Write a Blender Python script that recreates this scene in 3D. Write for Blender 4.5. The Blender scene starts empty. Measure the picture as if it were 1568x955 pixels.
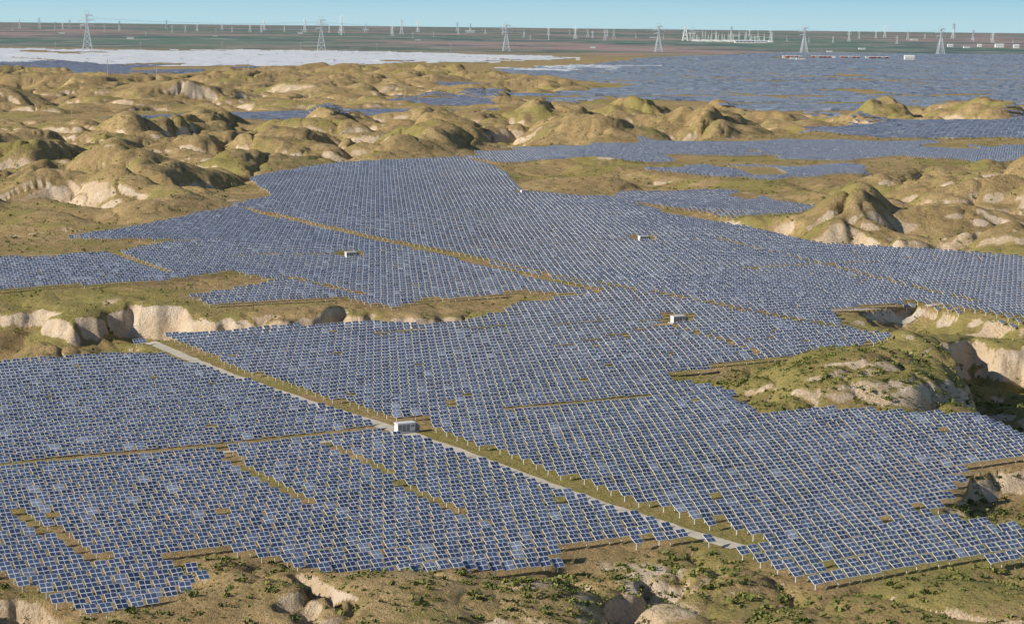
import bpy, math, random
import numpy as np
from mathutils import Vector, Matrix
random.seed(4); rng=np.random.default_rng(4)
rad=math.radians
CAMH=130.0; FPX=3049.0; PITCH=rad(8.16); ROLL=rad(0.62)
# ---------------------------------------------------------------- camera
Fv=Vector((0,math.cos(PITCH),-math.sin(PITCH)))
R0=Vector((1,0,0)); U0=R0.cross(Fv)
Rv=(R0*math.cos(ROLL)+U0*math.sin(ROLL)); Uv=(U0*math.cos(ROLL)-R0*math.sin(ROLL))
cd=bpy.data.cameras.new("camera"); cam=bpy.data.objects.new("camera",cd)
bpy.context.scene.collection.objects.link(cam)
M=Matrix((( Rv.x,Uv.x,-Fv.x,0),(Rv.y,Uv.y,-Fv.y,0),(Rv.z,Uv.z,-Fv.z,CAMH),(0,0,0,1)))
cam.matrix_world=M
cd.lens=36*FPX/1568; cd.sensor_width=36; cd.clip_start=1; cd.clip_end=400000
bpy.context.scene.camera=cam
# survey: site-plan position (metres) of a feature sighted from the drone
def G(px,py,z=0.0):
    d=Fv*FPX+Rv*(px-784)-Uv*(py-477.5)
    t=(z-CAMH)/d.z
    return (d.x*t,d.y*t)
def GP(pts,z=0.0): return np.array([G(a,b,z) for a,b in pts])
# ---------------------------------------------------------------- noise
def pn(x,y,seed=0):
    xi=np.floor(x).astype(np.int64); yi=np.floor(y).astype(np.int64)
    xf=x-xi; yf=y-yi
    u=xf*xf*xf*(xf*(xf*6-15)+10); v=yf*yf*yf*(yf*(yf*6-15)+10)
    def g(ix,iy,dx,dy):
        h=(ix*374761393+iy*668265263+seed*1442695041)&0xffffffff
        h=((h^(h>>13))*1274126177)&0xffffffff
        h=(h^(h>>16))&0xffff
        a=h*(2*np.pi/65536.0)
        return np.cos(a)*dx+np.sin(a)*dy
    a=g(xi,yi,xf,yf); b=g(xi+1,yi,xf-1,yf); c=g(xi,yi+1,xf,yf-1); d=g(xi+1,yi+1,xf-1,yf-1)
    return (a+(b-a)*u)+((c+(d-c)*u)-(a+(b-a)*u))*v
def sst(a,b,x):
    t=np.clip((x-a)/(b-a),0,1); return t*t*(3-2*t)
def pip(x,y,P):
    out=np.zeros(x.shape,bool)
    m=(x>=P[:,0].min())&(x<=P[:,0].max())&(y>=P[:,1].min())&(y<=P[:,1].max())
    if not m.any(): return out
    xs=x[m]; ys=y[m]; r=np.zeros(xs.shape,bool)
    n=len(P)
    for i in range(n):
        x1,y1=P[i]; x2,y2=P[(i+1)%n]
        if y1==y2: continue
        c=((y1>ys)!=(y2>ys))&(xs<(x2-x1)*(ys-y1)/(y2-y1)+x1)
        r^=c
    out[m]=r
    return out
def blur(a,kc,kr,n=2):
    for _ in range(n):
        for ax,k in ((1,kc),(0,kr)):
            if k<1: continue
            pad=[(0,0),(0,0)]; pad[ax]=(k+1,k)
            p=np.pad(a,pad,mode='edge'); c=np.cumsum(p,axis=ax,dtype=np.float64)
            if ax==1: a=(c[:,2*k+1:]-c[:,:-2*k-1])/(2*k+1)
            else: a=(c[2*k+1:,:]-c[:-2*k-1,:])/(2*k+1)
    return a
# ---------------------------------------------------------------- site plan
PH=2.6
FIELDS=[
 [(-90,552),(0,552),(110,545),(200,536),(260,540),(350,575),(620,668),(1125,834),(1060,818),(1000,822),(930,824),(860,838),(848,862),(700,872),(620,885),(480,874),(410,846),(300,842),(250,858),(322,886),(240,925),(130,942),(60,905),(0,882),(-90,870)],
 [(200,508),(420,500),(560,491),(660,500),(740,490),(790,468),(880,455),(930,450),(1290,500),(1365,527),(1150,556),(1015,570),(1040,586),(1130,600),(1115,616),(1180,642),(1290,630),(1500,640),(1620,690),(1570,706),(1490,716),(1475,750),(1440,768),(1390,776),(1560,806),(1640,840),(1420,866),(1270,892),(1200,872),(1125,834),(620,668),(350,575)],
 [(380,268),(500,250),(640,243),(705,240),(770,258),(800,292),(930,303),(1100,340),(1260,372),(1420,380),(1640,396),(1660,490),(1560,486),(1400,458),(1270,476),(1290,500),(930,450),(905,452),(800,443),(700,455),(640,452),(600,466),(520,450),(330,463),(295,452),(440,428),(350,413),(250,432),(0,441),(-80,442),(-80,402),(60,396),(180,390),(250,378),(340,372),(100,368),(230,345),(350,318),(420,300)],
 [(700,240),(800,226),(900,222),(1000,215),(1130,219),(1200,213),(1300,216),(1420,213),(1500,226),(1640,224),(1640,246),(1500,248),(1400,242),(1280,246),(1130,240),(1010,247),(900,243),(760,248)],
 [(980,260),(1100,250),(1200,255),(1290,252),(1335,264),(1210,276),(1140,268),(1100,271)],
 [(880,302),(960,290),(1130,292),(1275,318),(1200,325),(1050,317)],
]
FAR=[
 [(1230,196),(1400,186),(1640,176),(1640,214),(1520,206),(1430,212),(1330,206)],
 [(750,108),(900,97),(1060,86),(1200,81),(1640,84),(1640,165),(1350,164),(1220,171),(1050,165),(1200,156),(900,155),(738,149),(900,141),(985,128),(870,121)],
 [(160,181),(290,173),(600,168),(765,164),(640,175),(420,186)],
 [(550,154),(750,150),(765,160),(600,163)],
 [(640,128),(740,122),(830,128),(700,134)],
 [(75,100),(260,99),(400,103),(250,112),(200,121),(130,117)],
 [(-60,95),(70,94),(180,98),(70,103),(-60,102)],
 [(1040,165),(1200,160),(1340,164),(1300,171),(1120,172)],
]
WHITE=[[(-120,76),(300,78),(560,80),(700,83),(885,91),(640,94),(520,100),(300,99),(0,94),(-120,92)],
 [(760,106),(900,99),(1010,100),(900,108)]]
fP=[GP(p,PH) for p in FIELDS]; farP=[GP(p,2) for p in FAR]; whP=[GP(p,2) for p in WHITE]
HILLS=[
 ([(-300,104),(600,104),(760,108),(1000,150),(800,165),(300,170),(-300,188)],17,1),
 ([(-300,186),(300,184),(780,174),(1040,166),(1350,166),(1900,166),(1900,178),(1250,194),(1100,212),(800,220),(650,240),(500,248),(400,262),(370,292),(200,308),(-300,306)],22,0),
 ([(1230,300),(1330,272),(1568,246),(1900,240),(1900,390),(1568,392),(1420,378),(1280,368),(1200,345)],24,0),
 ([(800,252),(960,252),(1080,275),(1250,282),(1130,290),(950,288),(880,300),(800,285)],11,0),
 ([(900,312),(1050,322),(1250,330),(1400,378),(1250,368),(1100,340),(950,306)],10,0),
 ([(-300,304),(380,300),(300,325),(100,360),(-300,394)],10,0),
 ([(1150,580),(1260,550),(1420,515),(1500,545),(1530,640),(1300,628),(1190,636)],9,2),
 ([(1400,476),(1500,480),(1900,500),(1900,620),(1568,620),(1470,540)],10,0),
 ([(-300,446),(250,436),(330,470),(560,455),(800,450),(720,480),(560,485),(200,500),(-300,500)],3,2),
 ([(-300,935),(60,945),(330,900),(500,900),(900,850),(1130,850),(1300,905),(1900,860),(1900,1200),(-300,1200)],4,2),
]
CARVE=[
 ([(-200,476),(60,466),(100,488),(210,470),(320,484),(450,490),(520,476),(600,492),(650,486),(720,480),(700,494),(620,500),(560,492),(420,500),(208,510),(190,532),(110,540),(-200,550)],13),
 ([(1000,326),(1110,330),(1250,345),(1330,352),(1420,376),(1300,370),(1100,342)],13),
 ([(1446,530),(1490,510),(1620,530),(1700,640),(1640,690),(1515,645),(1500,590)],18),
 ([(1330,480),(1400,470),(1480,478),(1450,502),(1380,504)],7),
 ([(-100,280),(70,268),(110,276),(60,286),(-100,300)],12),
 ([(445,960),(455,925),(480,908),(520,902),(505,930),(500,980)],7),
 ([(940,980),(960,915),(985,885),(1050,878),(1030,900),(1005,940),(1030,990)],7),
 ([(1480,740),(1568,720),(1640,722),(1640,800),(1540,796),(1470,772)],5),
 ([(-60,925),(60,930),(120,960),(60,990),(-60,990)],6),
]
# ---------------------------------------------------------------- terrain grid
def geo(a,b,r):
    n=int(math.ceil(math.log(b/a)/math.log(r))); return a*np.power(b/a,np.arange(n)/n)
D=np.concatenate([geo(60,330,1.03),geo(330,4200,1.0026),geo(4200,12000,1.005),geo(12000,160000,1.05),[160000.0]])
T=np.tan(np.concatenate([np.radians(np.linspace(-62,-17,80,endpoint=False)),np.radians(np.linspace(-17,17,1150,endpoint=False)),np.radians(np.linspace(17,62,81))]))
nr,nc=len(D),len(T)
Y=np.repeat(D[:,None],nc,1); X=Y*T[None,:]
w1=pn(X/80,Y/80,11); w2=pn(X/80,Y/80,12)
w3=pn(X/18,Y/18,13); w4=pn(X/18,Y/18,14)
WX=X+w1*26+w3*5; WY=Y+w2*40+w3*5
F=np.zeros(X.shape)
for P in fP+farP+whP: F=np.maximum(F,pip(X,Y,P))
Fb=blur(F,12,4,2); Fb=sst(0.0,0.8,Fb)
A0=np.zeros(X.shape);A1=A0.copy();A2=A0.copy()
for poly,amp,k in HILLS:
    m=pip(WX,WY,GP(poly))*float(amp)
    t=(A0,A1,A2)[k]; np.maximum(t,m,out=t)
A0=blur(A0,28,6);A1=blur(A1,26,5);A2=blur(A2,24,5)
near=1-sst(700,1300,Y)
def bil(s,seed,wk=0.35,asp=1.2):
    x=(X+w1*s*wk+w3*2)/s; y=(Y+w2*s*wk+w4*2)/(s*asp)
    q=pn(x,y,seed)
    return np.sqrt(q*q+0.0006)*1.9
b0=bil(165,1,asp=1.5)+0.30*bil(70,2)+0.09*bil(28,3)
b1=bil(250,4,asp=1.5)+0.36*bil(105,5)+0.14*bil(46,6)
b2=bil(80,7)+0.36*bil(34,8)
det=pn(X/26,Y/26,21)+0.5*pn(X/11,Y/11,22)+0.25*pn(X/5,Y/5,23)
z=A0*(b0*1.7-0.64)+A1*(b1*1.7-0.66)+A2*(b2*1.4-0.25)
nf=1-Fb
z=z*nf
z+=nf*near*(pn(X/38,Y/38,31)*4.0)
At=np.clip((A0+A1+A2*1.0)/16,0,1.3)*nf
def cut(s,seed,wid):
    q=pn((X+w3*3+w1*14)/s,(Y+w4*3+w2*14)/s,seed); return np.exp(-np.abs(q)/wid)
z-=At*(10.0*cut(250,81,0.035)*(1-sst(5000,7000,Y))+5.0*cut(115,82,0.035))
gy_,gx_=np.gradient(z); sl0=np.hypot(gx_/(Y*np.gradient(T)[None,:]),gy_/np.gradient(D)[:,None]); sl0=np.clip(blur(sl0,8,3,1),0,0.8)
z-=nf*(sl0*(5.0*cut(48,83,0.05)+1.4*cut(19,84,0.08))+near*(2.2*cut(44,85,0.05)+0.6*cut(17,86,0.08)))
z+=det*(0.5*nf*(1-sst(4000,8000,Y)))
z+=(3.6*pn(X/300+3.3,Y/380,41)+1.8*pn(X/120,Y/120,42))*(1-sst(3000,6000,Y))
z+=13*pn(X/900,Y/1100,43)*sst(2600,4200,Y)*(1-sst(8500,11500,Y))
Cm=np.zeros(X.shape)
flute=np.exp(-np.abs(pn(X/16,Y/16,52))/0.12)+0.6*np.exp(-np.abs(pn(X/8,Y/8,53))/0.12)
for poly,dep in CARVE:
    m=pip(X+w3*9+w1*6,Y+w3*9+w2*6-flute*12+5,GP(poly)).astype(float)*dep
    Cm=np.maximum(Cm,m)
Cs=blur(Cm,3,1,2); Cl=blur(Cm,18,4,2)
z-=(0.6*Cs+0.4*Cl)*(1-0.8*F)*(1+0.5*pn(X/24,Y/24,51))
Z=z
dzc=np.gradient(Z,axis=1)/(Y*np.gradient(T)[None,:])
dzr=np.gradient(Z,axis=0)/np.gradient(D)[:,None]-dzc*T[None,:]
slope=np.hypot(dzc,dzr); south=dzr
low=1-sst(0.30,0.85,np.where(A0>3,b0,0.2))
n1=pn(X/60,Y/60,61)+0.5*pn(X/22,Y/22,62)+0.35*pn(X/9,Y/9,63)
n2=pn(X/170,Y/170,64)
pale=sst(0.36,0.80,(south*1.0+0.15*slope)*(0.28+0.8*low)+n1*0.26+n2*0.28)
flatp=sst(0.36,0.85,n1+0.15*near+0.28*n2)*0.75*nf*(1-sst(4000,6000,Y))
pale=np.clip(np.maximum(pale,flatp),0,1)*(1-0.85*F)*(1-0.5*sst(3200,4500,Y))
green=np.clip(0.44+0.20*near+0.8*pn(X/130,Y/130,71)+0.6*pn(X/30,Y/30,72)+0.4*np.clip(dzc,-.6,.6)-0.3*np.clip(south,-1,1),0,1)
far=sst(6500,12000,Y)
def Hgt(x,y):
    x=np.asarray(x,float);y=np.asarray(y,float)
    r=np.interp(y,D,np.arange(nr)); c=np.interp(x/y,T,np.arange(nc))
    r0=np.clip(r.astype(int),0,nr-2);c0=np.clip(c.astype(int),0,nc-2); a=r-r0;b=c-c0
    return (Z[r0,c0]*(1-a)*(1-b)+Z[r0+1,c0]*a*(1-b)+Z[r0,c0+1]*(1-a)*b+Z[r0+1,c0+1]*a*b)
# ---------------------------------------------------------------- mesh helper
def npmesh(name,V,Q,mats,mi=None,uv=None,smooth=False,parent=None):
    me=bpy.data.meshes.new(name)
    k=Q.shape[1]
    me.vertices.add(len(V)); me.vertices.foreach_set("co",V.astype(np.float32).ravel())
    me.loops.add(Q.size); me.loops.foreach_set("vertex_index",Q.astype(np.int32).ravel())
    me.polygons.add(len(Q)); me.polygons.foreach_set("loop_start",np.arange(0,Q.size,k,dtype=np.int32))
    try: me.polygons.foreach_set("loop_total",np.full(len(Q),k,np.int32))
    except Exception: pass
    for m in mats: me.materials.append(m)
    if mi is not None: me.polygons.foreach_set("material_index",mi.astype(np.int32))
    if uv is not None:
        l=me.uv_layers.new(name="UVMap"); l.data.foreach_set("uv",uv.astype(np.float32).ravel())
    me.polygons.foreach_set("use_smooth",np.full(len(Q),smooth))
    me.update(calc_edges=True)
    ob=bpy.data.objects.new(name,me); bpy.context.scene.collection.objects.link(ob)
    if parent: ob.parent=parent
    return ob
# ---------------------------------------------------------------- materials
def newmat(name):
    m=bpy.data.materials.new(name); m.use_nodes=True
    nt=m.node_tree; b=nt.nodes["Principled BSDF"]; return m,nt,b
def simple(name,col,rough=0.7,metal=0.0,nscale=3.0,var=0.25):
    m,nt,b=newmat(name); N=nt.nodes;L=nt.links
    tc=N.new("ShaderNodeTexCoord"); no=N.new("ShaderNodeTexNoise"); no.inputs["Scale"].default_value=nscale
    L.new(tc.outputs["Object"],no.inputs["Vector"])
    mx=N.new("ShaderNodeMix"); mx.data_type='RGBA'
    mx.inputs[6].default_value=(*[c*(1-var) for c in col],1); mx.inputs[7].default_value=(*[min(1,c*(1+var)) for c in col],1)
    L.new(no.outputs["Fac"],mx.inputs[0]); L.new(mx.outputs[2],b.inputs["Base Color"])
    b.inputs["Roughness"].default_value=rough; b.inputs["Metallic"].default_value=metal
    return m
def mixc(nt,f,a,b):
    n=nt.nodes.new("ShaderNodeMix"); n.data_type='RGBA'
    for s,v in ((0,f),(6,a),(7,b)):
        if isinstance(v,(tuple,float,int)):
            n.inputs[s].default_value=v if not isinstance(v,tuple) else (*v,1)
        else: nt.links.new(v,n.inputs[s])
    return n.outputs[2]
def ramp(nt,v,a,b):
    n=nt.nodes.new("ShaderNodeMapRange"); n.interpolation_type='SMOOTHSTEP'
    n.inputs[1].default_value=a;n.inputs[2].default_value=b; nt.links.new(v,n.inputs[0]); return n.outputs[0]
def math_(nt,op,a,b):
    n=nt.nodes.new("ShaderNodeMath"); n.operation=op
    for i,v in enumerate((a,b)):
        if isinstance(v,(float,int)): n.inputs[i].default_value=v
        else: nt.links.new(v,n.inputs[i])
    return n.outputs[0]
def noise(nt,scale,detail=4,stretch=None,rough=0.55):
    tc=nt.nodes.new("ShaderNodeTexCoord"); n=nt.nodes.new("ShaderNodeTexNoise")
    n.inputs["Scale"].default_value=scale; n.inputs["Detail"].default_value=detail; n.inputs["Roughness"].default_value=rough
    src=tc.outputs["Object"]
    if stretch:
        mp=nt.nodes.new("ShaderNodeMapping"); mp.inputs["Scale"].default_value=stretch; nt.links.new(src,mp.inputs[0]); src=mp.outputs[0]
    nt.links.new(src,n.inputs["Vector"]); return n.outputs["Fac"]
gm,nt,b=newmat("loess_grassland"); N=nt.nodes;L=nt.links
at=N.new("ShaderNodeAttribute"); at.attribute_name="cover"
sp=N.new("ShaderNodeSeparateColor"); L.new(at.outputs["Color"],sp.inputs[0])
pa,gr,fa=sp.outputs[0],sp.outputs[1],sp.outputs[2]
nA=noise(nt,0.02,6); nB=noise(nt,0.13,7,rough=0.75); nC=noise(nt,0.7,5,rough=0.75); nD=noise(nt,0.05,5)
grass=mixc(nt,ramp(nt,nA,0.35,0.65),(0.58,0.41,0.205),(0.46,0.315,0.15))
grass=mixc(nt,ramp(nt,nB,0.42,0.66),grass,(0.33,0.235,0.11))
gfac=math_(nt,'MULTIPLY',ramp(nt,math_(nt,'ADD',gr,math_(nt,'MULTIPLY',nB,0.8)),0.80,1.2),0.72)
grass=mixc(nt,gfac,grass,(0.34,0.30,0.09))
grass=mixc(nt,math_(nt,'MULTIPLY',ramp(nt,nC,0.50,0.64),0.65),grass,(0.16,0.15,0.06))
soil=mixc(nt,ramp(nt,nC,0.3,0.7),(0.80,0.62,0.43),(0.58,0.42,0.26))
soil=mixc(nt,ramp(nt,nD,0.45,0.7),soil,(0.84,0.68,0.51))
pf=ramp(nt,math_(nt,'ADD',pa,math_(nt,'MULTIPLY',math_(nt,'SUBTRACT',nB,0.5),1.6)),0.28,0.72)
col=mixc(nt,pf,grass,soil)
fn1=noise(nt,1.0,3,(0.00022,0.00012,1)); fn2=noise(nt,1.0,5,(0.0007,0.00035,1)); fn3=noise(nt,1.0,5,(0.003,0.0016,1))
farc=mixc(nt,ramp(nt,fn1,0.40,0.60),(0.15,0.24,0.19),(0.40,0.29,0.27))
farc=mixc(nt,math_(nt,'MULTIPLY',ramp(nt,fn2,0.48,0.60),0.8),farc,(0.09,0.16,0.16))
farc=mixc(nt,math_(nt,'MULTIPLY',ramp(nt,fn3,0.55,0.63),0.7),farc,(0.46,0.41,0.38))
col=mixc(nt,fa,col,farc)  # far plain: ground tones with bluish distance haze painted in
L.new(col,b.inputs["Base Color"]); b.inputs["Roughness"].default_value=0.95; b.inputs["Specular IOR Level"].default_value=0.1
bp=N.new("ShaderNodeBump"); bp.inputs["Strength"].default_value=0.9; bp.inputs["Distance"].default_value=1.5
L.new(math_(nt,'ADD',nC,math_(nt,'MULTIPLY',nB,2.2)),bp.inputs["Height"]); L.new(bp.outputs[0],b.inputs["Normal"])
V=np.stack([X.ravel(),Y.ravel(),Z.ravel()],1)
i=np.arange(nr*nc).reshape(nr,nc)
Q=np.stack([i[:-1,:-1].ravel(),i[:-1,1:].ravel(),i[1:,1:].ravel(),i[1:,:-1].ravel()],1)
ground=npmesh("ground_terrain",V,Q,[gm],smooth=True)
ca=ground.data.color_attributes.new("cover",'FLOAT_COLOR','POINT')
ca.data.foreach_set("color",np.stack([pale.ravel(),green.ravel(),far.ravel(),np.ones(nr*nc)],1).astype(np.float32).ravel())
# ---------------------------------------------------------------- solar tables
def panelmat(name,c1,c2,c3,lw,block=0.012,bf=0.35):
    pm,nt,b=newmat(name); N=nt.nodes;L=nt.links
    uvn=N.new("ShaderNodeUVMap"); sx=N.new("ShaderNodeSeparateXYZ"); L.new(uvn.outputs[0],sx.inputs[0])
    def line(o,w):
        f=math_(nt,'FRACT',o,0.0); d=math_(nt,'ABSOLUTE',math_(nt,'SUBTRACT',f,0.5),0.0)
        return math_(nt,'GREATER_THAN',d,0.5-w)
    ln=math_(nt,'MAXIMUM',line(sx.outputs[0],lw),line(sx.outputs[1],lw*1.6))
    ge=N.new("ShaderNodeNewGeometry"); ri=ge.outputs["Random Per Island"]
    nz=noise(nt,block,3)
    pc=mixc(nt,ramp(nt,ri,0.0,0.8),c1,c2)
    pc=mixc(nt,math_(nt,'MULTIPLY',ramp(nt,ri,0.90,1.0),0.7),pc,c3)  # palest few tables: dust plus sun glints put into the colour
    pc=mixc(nt,math_(nt,'MULTIPLY',ramp(nt,nz,0.4,0.7),bf),pc,c2)
    pc=mixc(nt,ln,pc,(0.78,0.80,0.82)); L.new(pc,b.inputs["Base Color"])
    b.inputs["Roughness"].default_value=0.15; b.inputs["Specular IOR Level"].default_value=0.9
    return pm
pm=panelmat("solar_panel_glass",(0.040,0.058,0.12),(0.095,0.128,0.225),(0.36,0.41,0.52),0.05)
pmf=panelmat("heavy_haze_tinted_panel_glass",(0.15,0.20,0.28),(0.30,0.36,0.44),(0.52,0.56,0.62),0.03,0.0015,0.8)  # farthest arrays: panel colours lightened to carry the distance haze
pmm=panelmat("haze_tinted_panel_glass",(0.07,0.10,0.18),(0.16,0.205,0.30),(0.42,0.47,0.56),0.04)  # same panels farther off, some aerial haze mixed into the colour
steel=simple("galvanised_steel",(0.86,0.86,0.86),0.5,0.0,0.5,0.08)
AZ=rad(60.5); u=np.array([math.sin(AZ),math.cos(AZ)]); v=np.array([math.cos(AZ),-math.sin(AZ)])
def seg_signed(x,y,P):
    best=np.full(x.shape,1e9); sg=np.zeros(x.shape)
    for k in range(len(P)-1):
        a=P[k];c=P[k+1];d=c-a;l=np.hypot(*d);e=d/l
        t=np.clip((x-a[0])*e[0]+(y-a[1])*e[1],0,l)
        qx=a[0]+e[0]*t;qy=a[1]+e[1]*t; dd=np.hypot(x-qx,y-qy)
        s=(x-a[0])*e[1]-(y-a[1])*e[0]
        m=dd<best; best[m]=dd[m]; sg[m]=np.sign(s[m])
    return best,sg
ROAD1=GP([(205,507),(350,573),(480,620),(620,669),(900,765),(1050,812),(1130,836)])
ROAD2=GP([(400,332),(500,354),(700,400),(910,454)])
GAPS=[ (ROAD1,6.0,5.2),(ROAD2,6,5.2),
 (GP([(370,325),(640,380),(900,440),(1100,478),(1290,514)]),3.4,3.4),
 (GP([(175,710),(590,672)]),4.0,4.0),(GP([(-80,735),(175,710)]),2.5,2.5),
 (GP([(650,660),(1050,612)]),2.2,2.2),(GP([(20,800),(150,868)]),2.2,2.2),(GP([(330,700),(480,790)]),1.8,1.8),
 (GP([(500,690),(700,800)]),1.4,1.4),(GP([(850,545),(1060,500)]),2.0,2.0),(GP([(1000,500),(1170,556)]),1.8,1.8),
 (GP([(700,385),(980,372)]),3,3),(GP([(370,400),(540,396),(700,385)]),3,3),(GP([(640,300),(800,298),(960,305)]),3,3),
 (GP([(160,392),(260,425)]),3,3),(GP([(430,428),(560,456)]),3,3),(GP([(1100,372),(1300,420),(1500,470)]),2.5,2.5),
 (GP([(560,520),(1030,500)]),2.2,2.2),(GP([(1130,420),(1400,400)]),3,3)]
SP=3.45; RP=7.2
gi=np.arange(-1100,1500); gj=np.arange(-490,128)
I,J=np.meshgrid(gi,gj)
px=I*SP*u[0]+J*RP*v[0]; py=I*SP*u[1]+J*RP*v[1]
sel=(py>350)&(py<3200)&(np.abs(px)<py*0.36)
px=px[sel];py=py[sel]
ins=np.zeros(px.shape,bool)
jx=px+pn(px/30,py/30,91)*5; jy=py+pn(px/30,py/30,92)*7
jx2=px+pn(px/60,py/60,91)*25; jy2=py+pn(px/60,py/60,92)*60
for q,P in enumerate(fP): ins|=pip(jx,jy,P) if q<3 else (pip(jx2,jy2,P)&((pn(px/150,py/260,88)+0.5*pn(px/50,py/90,89))<0.36))
for g,a,c in GAPS:
    dd,sg=seg_signed(px,py,g)
    lim=np.where(sg>0,a,c) if (g is not ROAD1 and g is not ROAD2) else np.where(sg<0,a,c)
    ins&=~(dd<lim)
INV=[(620,668),(537,396),(803,298),(985,371),(1038,498)]
for a,c in INV:
    gx,gy=G(a,c); ins&=~((np.abs(px-gx)<8)&(np.abs(py-gy)<14))
ins&=rng.random(px.shape)>0.008
px=px[ins];py=py[ins];n=len(px)
px=px+rng.normal(0,0.07,n);py=py+rng.normal(0,0.09,n)
gz=Hgt(px,py)
pz=gz+PH+rng.normal(0,0.07,n)+0.3*pn(px/14,py/14,95)
def boxl(x0,x1,y0,y1,z0,z1):
    return np.array([(x0,y0,z0),(x1,y0,z0),(x1,y1,z0),(x0,y1,z0),(x0,y0,z1),(x1,y0,z1),(x1,y1,z1),(x0,y1,z1)],float)
BQ=np.array([(4,5,6,7),(3,2,1,0),(0,1,5,4),(1,2,6,5),(2,3,7,6),(3,0,4,7)])
def build_tables(name,px,py,pz,gz,w,l,tilt,posts=(0.0,),pw=0.09,th=0.11,cells=(2,2),pmat=None,tj=0.06):
    n=len(px)
    t=tilt+rng.normal(0,tj,n)+0.07*pn(px/90,py/90,96); roll=rng.normal(0,0.035,n); yaw=rng.normal(0,0.04,n)
    pb=boxl(-w/2,w/2,-l/2,l/2,-th/2,th/2)
    parts=[];
    a=pb[None,:,0]*np.ones((n,1)); bb=pb[None,:,1]*np.ones((n,1)); c=pb[None,:,2]*np.ones((n,1))
    c=c+a*np.sin(roll)[:,None]
    hb=bb*np.cos(t)[:,None]+c*np.sin(t)[:,None]; zz=-bb*np.sin(t)[:,None]+c*np.cos(t)[:,None]
    a2=a+hb*yaw[:,None]; hb=hb-a*yaw[:,None]
    parts.append((a2,hb,zz+pz[:,None],0))
    for p in posts:
        q=boxl(p-pw,p+pw,-pw,pw,0,1)
        hh=(pz-0.1-gz+0.6)
        parts.append((q[None,:,0]*np.ones((n,1)),q[None,:,1]*np.ones((n,1)),gz[:,None]-0.6+q[None,:,2]*hh[:,None],1))
    if len(posts):
        q=boxl(-w/2*0.92,w/2*0.92,-0.07,0.07,-0.22,-0.08)
        parts.append((q[None,:,0]*np.ones((n,1)),q[None,:,1]*np.ones((n,1)),pz[:,None]+q[None,:,2]+(q[None,:,0]*np.sin(roll)[:,None]),1))
    VV=[];QQ=[];MI=[];UV=[]
    off=0
    topuv=np.array([(0.0,0.0),(cells[0],0),(cells[0],cells[1]),(0,cells[1])],float)
    for a,bv,zc,kind in parts:
        wx=px[:,None]+a*u[0]+bv*v[0]; wy=py[:,None]+a*u[1]+bv*v[1]
        VV.append(np.stack([wx,wy,zc],2).reshape(-1,3))
        q=(np.arange(n)[:,None,None]*8+BQ[None,:,::-1]+off).reshape(-1,4); QQ.append(q)
        m=np.ones((n,6)); 
        if kind==0: m[:,0]=0
        MI.append(m.ravel())
        uvv=np.zeros((n,6,4,2)); 
        if kind==0: uvv[:,0]=topuv[::-1][None]
        UV.append(uvv.reshape(-1,2)); off+=n*8
    return npmesh(name,np.concatenate(VV),np.concatenate(QQ),[pmat or pm,steel],np.concatenate(MI),np.concatenate(UV))
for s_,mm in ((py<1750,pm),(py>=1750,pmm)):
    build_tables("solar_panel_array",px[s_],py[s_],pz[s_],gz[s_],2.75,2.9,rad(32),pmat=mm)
def far_rows(name,polys,pitch,seg,l,mat,ymax=14000,tilt=30,lane=(420,520,12,16),bare=0.42,jit=(40,220)):
    x0=min(P[:,0].min() for P in polys);x1=max(P[:,0].max() for P in polys);y0=min(P[:,1].min() for P in polys);y1=min(ymax,max(P[:,1].max() for P in polys))
    cs=[(x,y) for x in (x0,x1) for y in (y0,y1)]
    ui=[c[0]*u[0]+c[1]*u[1] for c in cs]; vi=[c[0]*v[0]+c[1]*v[1] for c in cs]
    I,J=np.meshgrid(np.arange(min(ui)/seg,max(ui)/seg),np.arange(min(vi)/pitch,max(vi)/pitch))
    x=(I*seg*u[0]+J*pitch*v[0]).ravel(); y=(I*seg*u[1]+J*pitch*v[1]).ravel()
    m=(y>1000)&(np.abs(x)<y*0.4); x=x[m];y=y[m]
    k=np.zeros(x.shape,bool)
    jx=x+pn(x/120,y/120,93)*jit[0]; jy=y+pn(x/150,y/150,94)*jit[1]
    for P in polys: k|=pip(jx,jy,P)
    uu=(x*u[0]+y*u[1])%lane[0]; vv=(x*v[0]+y*v[1]+60*pn(x/700,y/700,87))%lane[1]
    k&=(uu>lane[2])&(vv>lane[3])
    k&=(pn(x/520,y/1300,97)+0.4*pn(x/160,y/420,98))<bare
    x=x[k];y=y[k]; g=Hgt(x,y)
    return build_tables(name,x,y,g+2.4,g,seg*0.95,l,rad(tilt),posts=(-seg*0.3,seg*0.3),pw=0.12,th=0.1,cells=(int(seg),3),pmat=mat,tj=0.12)
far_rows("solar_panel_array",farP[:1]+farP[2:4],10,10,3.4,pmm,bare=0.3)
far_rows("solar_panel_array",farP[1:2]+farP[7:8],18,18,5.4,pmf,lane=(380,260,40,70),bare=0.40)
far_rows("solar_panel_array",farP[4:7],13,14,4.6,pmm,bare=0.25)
wm=simple("painted_glare_panel",(0.9,0.9,0.9),0.35,0.0,0.01,0.04)  # sun glare off the distant panels, painted as a near-white base colour
far_rows("pale_solar_panel_array",whP,15,45,11,wm,13500,10,lane=(1900,1500,40,80),bare=0.45,jit=(60,500))
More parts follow.
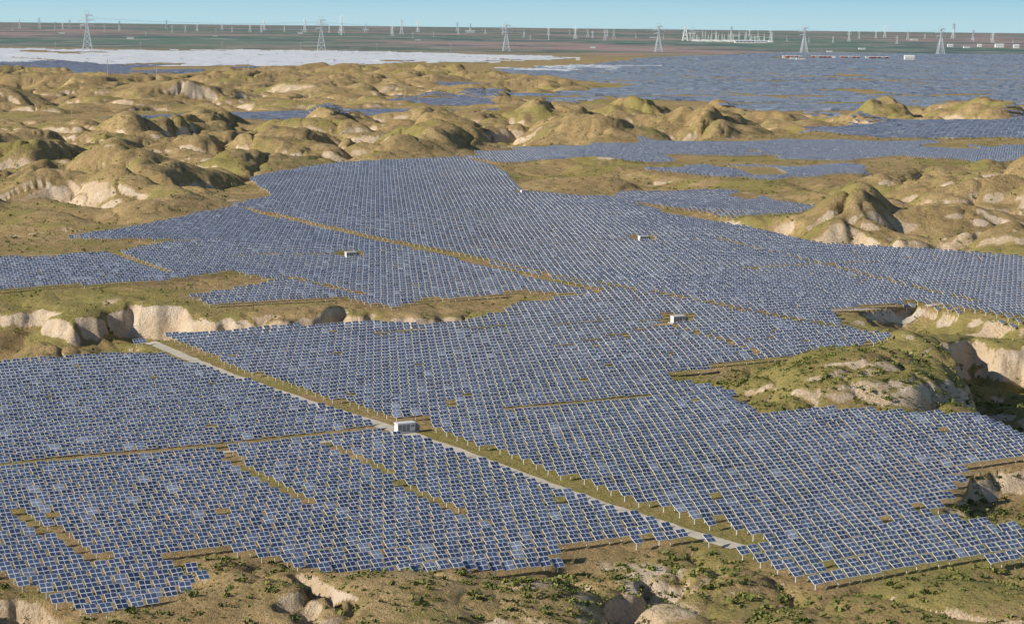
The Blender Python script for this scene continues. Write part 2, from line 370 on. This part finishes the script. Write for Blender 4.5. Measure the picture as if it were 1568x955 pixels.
# ---------------------------------------------------------------- roads
rm=simple("gravel_track",(0.60,0.52,0.41),0.95,0,0.3,0.35)
def ribbon(name,P,w,off=0.12,mat=rm):
    pts=[]
    for k in range(len(P)-1):
        m=max(2,int(np.hypot(*(P[k+1]-P[k]))/4))
        for t in range(m): pts.append(P[k]+(P[k+1]-P[k])*t/m)
    pts.append(P[-1]); pts=np.array(pts)
    d=np.gradient(pts,axis=0); d/=np.hypot(d[:,0],d[:,1])[:,None]; nn=np.stack([-d[:,1],d[:,0]],1)
    K=5; V=[];
    for s in np.linspace(-1,1,K):
        ww=w*(1+0.45*pn(pts[:,0]/7,pts[:,1]/7,int(s*3)+55))
        q=pts+nn*(ww*s/2)[:,None]; zz=Hgt(q[:,0],q[:,1])+off
        V.append(np.column_stack([q,zz]))
    V=np.stack(V,1).reshape(-1,3); m=len(pts); i=np.arange(m*K).reshape(m,K)
    Q=np.stack([i[:-1,:-1].ravel(),i[:-1,1:].ravel(),i[1:,1:].ravel(),i[1:,:-1].ravel()],1)[:,::-1]
    return npmesh(name,V,Q,[mat],smooth=True)
ribbon("gravel_road",ROAD1,5.2); ribbon("gravel_road",ROAD2,4.6)
ribbon("gravel_road",GP([(175,710),(590,672),(625,670)]),2.6)
ribbon("gravel_road",GP([(1270,478),(1400,470),(1480,462)]),4)
ribbon("gravel_road",GP([(1440,210),(1568,200)]),8)
# ---------------------------------------------------------------- small builder
class MB:
    def __init__(s): s.v=[];s.f=[];s.m=[]
    def quadbox(s,p,mi):
        o=len(s.v); s.v+=[tuple(q) for q in p]; 
        for f in ((3,2,1,0),(4,5,6,7),(0,1,5,4),(1,2,6,5),(2,3,7,6),(3,0,4,7)): s.f.append(tuple(o+k for k in f)); s.m.append(mi)
    def box(s,c,d,mi=0,rz=0):
        x,y,z=c;a,b_,h=d[0]/2,d[1]/2,d[2]; co,si=math.cos(rz),math.sin(rz)
        P=[]
        for zz in (z,z+h):
            for q,w in ((-a,-b_),(a,-b_),(a,b_),(-a,b_)): P.append((x+q*co-w*si,y+q*si+w*co,zz))
        s.quadbox(P,mi)
    def beam(s,a,b_,t,mi=0,t2=None):
        a=Vector(a);b_=Vector(b_);d=(b_-a).normalized(); t2=t2 or t
        s1=d.cross(Vector((0,0,1)) if abs(d.z)<0.95 else Vector((1,0,0))).normalized(); s2=d.cross(s1)
        P=[a+(s1*i+s2*j)*t/2 for i,j in ((-1,-1),(1,-1),(1,1),(-1,1))]+[b_+(s1*i+s2*j)*t2/2 for i,j in ((-1,-1),(1,-1),(1,1),(-1,1))]
        s.quadbox(P,mi)
    def make(s,name,mats,loc=(0,0,0),rz=0,sc=1):
        me=bpy.data.meshes.new(name); me.from_pydata(s.v,[],s.f)
        for m in mats: me.materials.append(m)
        me.polygons.foreach_set("material_index",s.m); me.update()
        ob=bpy.data.objects.new(name,me); ob.location=loc; ob.rotation_euler=(0,0,rz); ob.scale=(sc,sc,sc)
        bpy.context.scene.collection.objects.link(ob); return ob
white=simple("white_paint",(0.80,0.80,0.78),0.5,0,1.0,0.06); grey=simple("grey_paint",(0.25,0.27,0.28),0.6)
conc=simple("concrete",(0.42,0.40,0.37),0.9); tower=simple("tower_steel",(0.68,0.71,0.74),0.6,0,0.05,0.12); redm=simple("red_sheet",(0.62,0.09,0.05),0.6); wood=simple("concrete_pole",(0.5,0.45,0.38),0.9)
mb=MB(); mb.box((0,0,-0.5),(8,4.2,1.0),1); mb.box((0,0,0.5),(6.2,2.5,2.7),0); mb.box((0,0,3.2),(6.6,2.9,0.18),0)
for k in (-2.2,-0.8,0.6): mb.box((k,-1.27,0.7),(1.2,0.05,2.1),2)
mb.box((2.2,-1.28,1.9),(1.2,0.06,0.8),2); mb.box((4.2,0.2,0.5),(1.3,1.8,1.7),2); mb.box((4.2,0.2,2.2),(0.4,1.6,0.5),1)
first=None
for a,c in INV:
    gx,gy=G(a,c); gz0=float(Hgt(gx,gy))
    if first is None: first=mb.make("inverter_station",[white,conc,grey],(gx,gy,gz0),rad(28))
    else:
        o=bpy.data.objects.new("inverter_station",first.data); o.location=(gx,gy,gz0); o.rotation_euler=(0,0,rad(28)); bpy.context.scene.collection.objects.link(o)
# pylons
def pylon(H=100.0,t=1.4):
    m=MB(); hw=lambda z:(0.10*H*(1-z/(0.62*H))+0.022*H) if z<0.62*H else 0.022*H
    lv=[0,0.16*H,0.30*H,0.42*H,0.52*H,0.62*H,0.72*H,0.82*H,0.92*H]
    for k in range(len(lv)-1):
        z0,z1=lv[k],lv[k+1];a,b_=hw(z0),hw(z1)
        c0=[(-a,-a,z0),(a,-a,z0),(a,a,z0),(-a,a,z0)];c1=[(-b_,-b_,z1),(b_,-b_,z1),(b_,b_,z1),(-b_,b_,z1)]
        for q in range(4):
            m.beam(c0[q],c1[q],t); r=(q+1)%4
            m.beam(c0[q],c1[r],t*0.55); m.beam(c0[r],c1[q],t*0.55); m.beam(c1[q],c1[r],t*0.5)
    for z,w in ((0.64*H,0.17*H),(0.76*H,0.21*H),(0.88*H,0.15*H)):
        for s in (-1,1):
            for y in (-0.02*H,0.02*H):
                m.beam((s*0.02*H,y,z),(s*w,0,z+0.012*H),t*0.8); m.beam((s*0.02*H,y,z+0.045*H),(s*w,0,z+0.012*H),t*0.7)
            for f in (0.35,0.65): m.beam((s*w*f,0,z),(s*w*f,0,z+0.035*H*(1-f)+0.01*H),t*0.4)
            m.beam((s*w,0,z+0.01*H),(s*w,0,z-0.045*H),t*0.45)
    for s in (-1,1): m.beam((s*0.022*H,0,0.92*H),(s*0.07*H,0,H),t*0.6)
    m.beam((-0.07*H,0,H),(0.07*H,0,H),t*0.5)
    return m
pym=pylon(t=1.3); pd=None
def place_h(px_,ytop,ybase):
    gx,gy=G(px_,ybase); R=math.sqrt(gx*gx+gy*gy); return gx,gy,(ybase-ytop)*R/FPX
tops=[]
for (a,t0,b0_) in [(134,20,79),(492,27,78),(775,35,79),(1008,37,80),(1231,40,82),(1440,42,84)]:
    gx,gy,hh=place_h(a,t0,b0_)
    if pd is None: o=pym.make("transmission_pylon",[tower]); pd=o.data
    else: o=bpy.data.objects.new("transmission_pylon",pd); bpy.context.scene.collection.objects.link(o)
    o.location=(gx,gy,float(Hgt(gx,gy))); o.scale=(hh/100,)*3; o.rotation_euler=(0,0,rad(8)); tops.append((gx,gy,hh))
p2=pylon(100,1.1).make("transmission_pylon",[tower]); d2=p2.data; fst=True
small=[(467,28,50),(523,24,52),(615,30,53),(601,37,55),(881,40,60),(926,45,62),(183,32,46),(255,31,45),(60,28,44),(1355,40,58),(30,30,44),(302,34,48),(405,30,47),(640,32,50),(1180,44,62),(1120,40,57),(1490,46,62),(85,34,48),(107,30,44),(340,33,46),(383,35,50),(560,36,50),(700,34,49),(720,36,50),(803,42,58),(840,40,54),(900,42,58),(940,44,60),(1060,40,52),(1300,48,64),(1390,46,62),(1520,50,66),(1460,36,60)]
rr=random.Random(9)
for q in range(46):
    a=20+q*34+rr.uniform(-10,10); yb=44+0.011*a+rr.uniform(0,9); small.append((a,yb-rr.uniform(7,13),yb))
for (a,t0,b0_) in small:
    gx,gy,hh=place_h(a,t0,b0_)
    if fst: o=p2; fst=False
    else: o=bpy.data.objects.new("transmission_pylon",d2); bpy.context.scene.collection.objects.link(o)
    o.location=(gx,gy,0); o.scale=(hh/100,)*3; o.rotation_euler=(0,0,rad(random.uniform(-40,40)))
m=MB()
for k in range(len(tops)-1):
    a,b_=tops[k],tops[k+1]
    for zf,w in ((0.60,0.17),(0.72,0.21),(0.84,0.15)):
        for s in (-1,1):
            prev=None
            for q in range(13):
                t=q/12; P=((a[0]+(b_[0]-a[0])*t)+s*w*a[2],a[1]+(b_[1]-a[1])*t,(a[2]+(b_[2]-a[2])*t)*zf-30*4*t*(1-t)*0.5)
                if prev: m.beam(prev,P,0.35)
                prev=P
m.make("power_lines",[grey])
def pole(H=10,t=0.35):
    m=MB(); m.beam((0,0,-1),(0,0,H),t*1.2,0,t*0.8); m.beam((-H*0.13,0,H*0.9),(H*0.13,0,H*0.9),t*0.7); m.beam((-H*0.09,0,H*0.8),(H*0.09,0,H*0.8),t*0.6)
    for s in (-0.12,0,0.12): m.beam((s*H,0,H*0.9),(s*H,0,H*0.96),t*0.7)
    return m
po=None
for (a,t0,b0_) in [(85,66,78),(215,65,78),(340,65,79),(577,66,80),(690,66,80),(620,132,156),(465,145,161),(255,157,172),(110,169,182),(783,128,146),(808,128,146),(380,100,118),(640,150,166),(860,150,163),(1102,160,172),(1335,160,174),(240,100,130),(165,98,125),(460,66,79)]:
    gx,gy,hh=place_h(a,t0,b0_)
    if po is None: o=pole(10,0.28).make("utility_pole",[wood]); po=o.data
    else: o=bpy.data.objects.new("utility_pole",po); bpy.context.scene.collection.objects.link(o)
    o.location=(gx,gy,float(Hgt(gx,gy))); o.scale=(hh/10,)*3
gx,gy=G(1120,64); k=gy/FPX
m=MB()
for row in range(4):
    for c in range(10):
        if random.random()<0.25: continue
        x=(-62+c*13.0+random.uniform(-3,3))*k; y=row*260-400; h=(8+random.uniform(-2,10))*k
        for s in (-1,1): m.beam((x+s*1.1*k,y,0),(x,y,h),0.5*k)
        m.beam((x,y,h),(x,y,h*1.15),0.35*k)
        if c<9 and random.random()<0.4: m.beam((x,y,h*0.85),(x+12*k,y,h*0.85),0.35*k)
    for c in range(8): m.box(((-55+c*15)*k,row*200-500,0),(6*k,60,2.5*k),0)
m.make("electrical_substation",[white],(gx,gy,0))
gx,gy=G(1049,63); k=math.hypot(gx,gy)/FPX; m=MB()
for q in range(4):
    s,t=((-1,-1),(1,-1),(1,1),(-1,1))[q]; s2,t2=((-1,-1),(1,-1),(1,1),(-1,1))[(q+1)%4]
    m.beam((s*4*k,t*4*k,0),(0,0,24*k),1.2*k)
    for a,b_ in ((0,.25),(.25,.5),(.5,.75)):
        m.beam((s*4*k*(1-a),t*4*k*(1-a),24*k*a),(s2*4*k*(1-b_),t2*4*k*(1-b_),24*k*b_),0.7*k); m.beam((s2*4*k*(1-a),t2*4*k*(1-a),24*k*a),(s*4*k*(1-b_),t*4*k*(1-b_),24*k*b_),0.7*k)
m.beam((0,0,24*k),(0,0,27*k),0.4*k)
m.make("lattice_mast",[white],(gx,gy,0))
def bldg(px_,py_,w,h,wall=white,roof=grey,nm="white_building"):
    gx,gy=G(px_,py_); k=math.hypot(gx,gy)/FPX; W=w*k;Hh=h*k;Dp=W*0.6; m=MB()
    m.box((0,0,-1),(W,Dp,Hh+1),0)
    o=len(m.v); e=0.04*W
    m.v+=[(-W/2-e,-Dp/2-e,Hh),(W/2+e,-Dp/2-e,Hh),(W/2+e,Dp/2+e,Hh),(-W/2-e,Dp/2+e,Hh),(-W/2-e,0,Hh*1.35),(W/2+e,0,Hh*1.35)]
    for f in ((0,1,5,4),(2,3,4,5),(1,2,5),(3,0,4),(3,2,1,0)): m.f.append(tuple(o+q for q in f)); m.m.append(1)
    nw=5
    for q in range(nw): m.box((-W/2+W*(q+0.5)/nw,-Dp/2-0.05,Hh*0.35),(W*0.09,0.2,Hh*0.35),2)
    m.make(nm,[wall,roof,grey],(gx,gy,float(Hgt(gx,gy))))
for a,c,w,h in [(1392,94,14,6),(1226,94,14,4),(1213,93,7,4),(885,93,6,3),(908,74,8,2.5),(1455,72,8,3),(1480,74,9,3),(1500,72,6,3),(1530,73,12,4),(1556,74,8,4),(1585,74,10,4),(1140,66,30,3),(1165,66,18,3),(1320,76,10,2.5),(1270,80,8,2),(640,62,8,1.5),(200,60,10,1.5),(330,56,7,1.5),(1060,52,10,2),(720,50,14,2),(560,46,10,1.5),(460,52,7,1.2),(95,52,9,1.2),(1000,58,9,1.5),(1400,62,10,1.5)]:
    bldg(a,c,w,h,roof=white if random.random()<0.5 else grey)
m=MB(); gx,gy=G(1280,90); k=math.hypot(gx,gy)/FPX
for q in range(26):
    if q in (5,6,13,19): continue
    m.box(((-78+q*6.2)*k,random.uniform(-10,10),0),(4.6*k,8,3.2*k),0 if q%4 else 1); m.box(((-78+q*6.2)*k,0,3.2*k),(4.8*k,30,0.5*k),1)
m.make("red_work_sheds",[redm,white],(gx,gy,float(Hgt(gx,gy))+1))
# ---------------------------------------------------------------- shrubs
sm,nt,b=newmat("shrub_leaves"); c=mixc(nt,ramp(nt,noise(nt,0.25,3),0.35,0.65),(0.09,0.12,0.035),(0.26,0.26,0.08))
nt.links.new(c,b.inputs["Base Color"]); b.inputs["Roughness"].default_value=0.9; b.inputs["Specular IOR Level"].default_value=0.1
def shrubs(name,N0,y0,y1,K,smin,smax,seed):
    r=np.random.default_rng(seed)
    y=np.sqrt(r.uniform(y0*y0,y1*y1,N0)); x=y*r.uniform(-0.31,0.31,N0)
    f=np.zeros(N0,bool)
    for P in fP: f|=pip(x,y,P)
    dens=pn(x/25,y/25,101)+0.5*pn(x/8,y/8,102)
    keep=(~f)&(dens>r.uniform(-0.5,0.45,N0))
    x=x[keep];y=y[keep];n=len(x); s=r.uniform(smin,smax,n)*(0.45+1.0*r.random(n)**2.5)
    zc=Hgt(x,y)
    c=r.normal(0,0.38,(n,K,3)); c[:,:,2]=np.abs(c[:,:,2])*0.8+0.05
    c=c*s[:,None,None]+np.stack([x,y,zc],1)[:,None,:]
    a=r.normal(0,1,(n,K,3));a/=np.linalg.norm(a,axis=2)[:,:,None]; bb=np.cross(a,r.normal(0,1,(n,K,3))); bb/=np.linalg.norm(bb,axis=2)[:,:,None]
    q=(s[:,None,None]*0.26)
    V=np.stack([c-a*q-bb*q*.6,c+a*q*.9-bb*q*.6,c+a*q+bb*q*.7,c-a*q*.8+bb*q*.6],2).reshape(-1,3)
    npmesh(name,V,np.arange(len(V)).reshape(-1,4),[sm])
shrubs("desert_shrubs",40000,400,800,14,0.5,1.6,5)
shrubs("desert_shrubs",50000,800,2600,6,0.8,2.2,6)
# ---------------------------------------------------------------- light
SA=rad(-112); SE=rad(27)
S=Vector((math.sin(SA)*math.cos(SE),math.cos(SA)*math.cos(SE),math.sin(SE)))
sl=bpy.data.lights.new("sun","SUN"); sl.energy=5.0; sl.angle=rad(0.5); sl.color=(1.0,0.93,0.80)
so=bpy.data.objects.new("sun",sl); so.rotation_euler=S.to_track_quat('Z','Y').to_euler(); bpy.context.scene.collection.objects.link(so)
w=bpy.data.worlds.new("World"); bpy.context.scene.world=w; w.use_nodes=True
nt=w.node_tree; bg=nt.nodes["Background"]; sk=nt.nodes.new("ShaderNodeTexSky"); sk.sky_type='NISHITA'; sk.sun_disc=False
sk.sun_elevation=SE; sk.sun_rotation=SA%(2*math.pi); sk.air_density=1.0; sk.dust_density=0.2; sk.ozone_density=2.0; sk.altitude=800
tc=nt.nodes.new("ShaderNodeTexCoord"); sx=nt.nodes.new("ShaderNodeSeparateXYZ"); nt.links.new(tc.outputs["Generated"],sx.inputs[0])
h1=ramp(nt,sx.outputs[2],0.0,0.025); hz=mixc(nt,h1,(5.2,7.6,8.4),(3.2,6.3,8.3))
h2=ramp(nt,sx.outputs[2],0.03,0.22); wc=mixc(nt,h2,hz,sk.outputs[0])
nt.links.new(wc,bg.inputs[0]); bg.inputs[1].default_value=0.09
vs=bpy.context.scene.view_settings; vs.view_transform='Standard'; vs.look='None'; vs.exposure=0
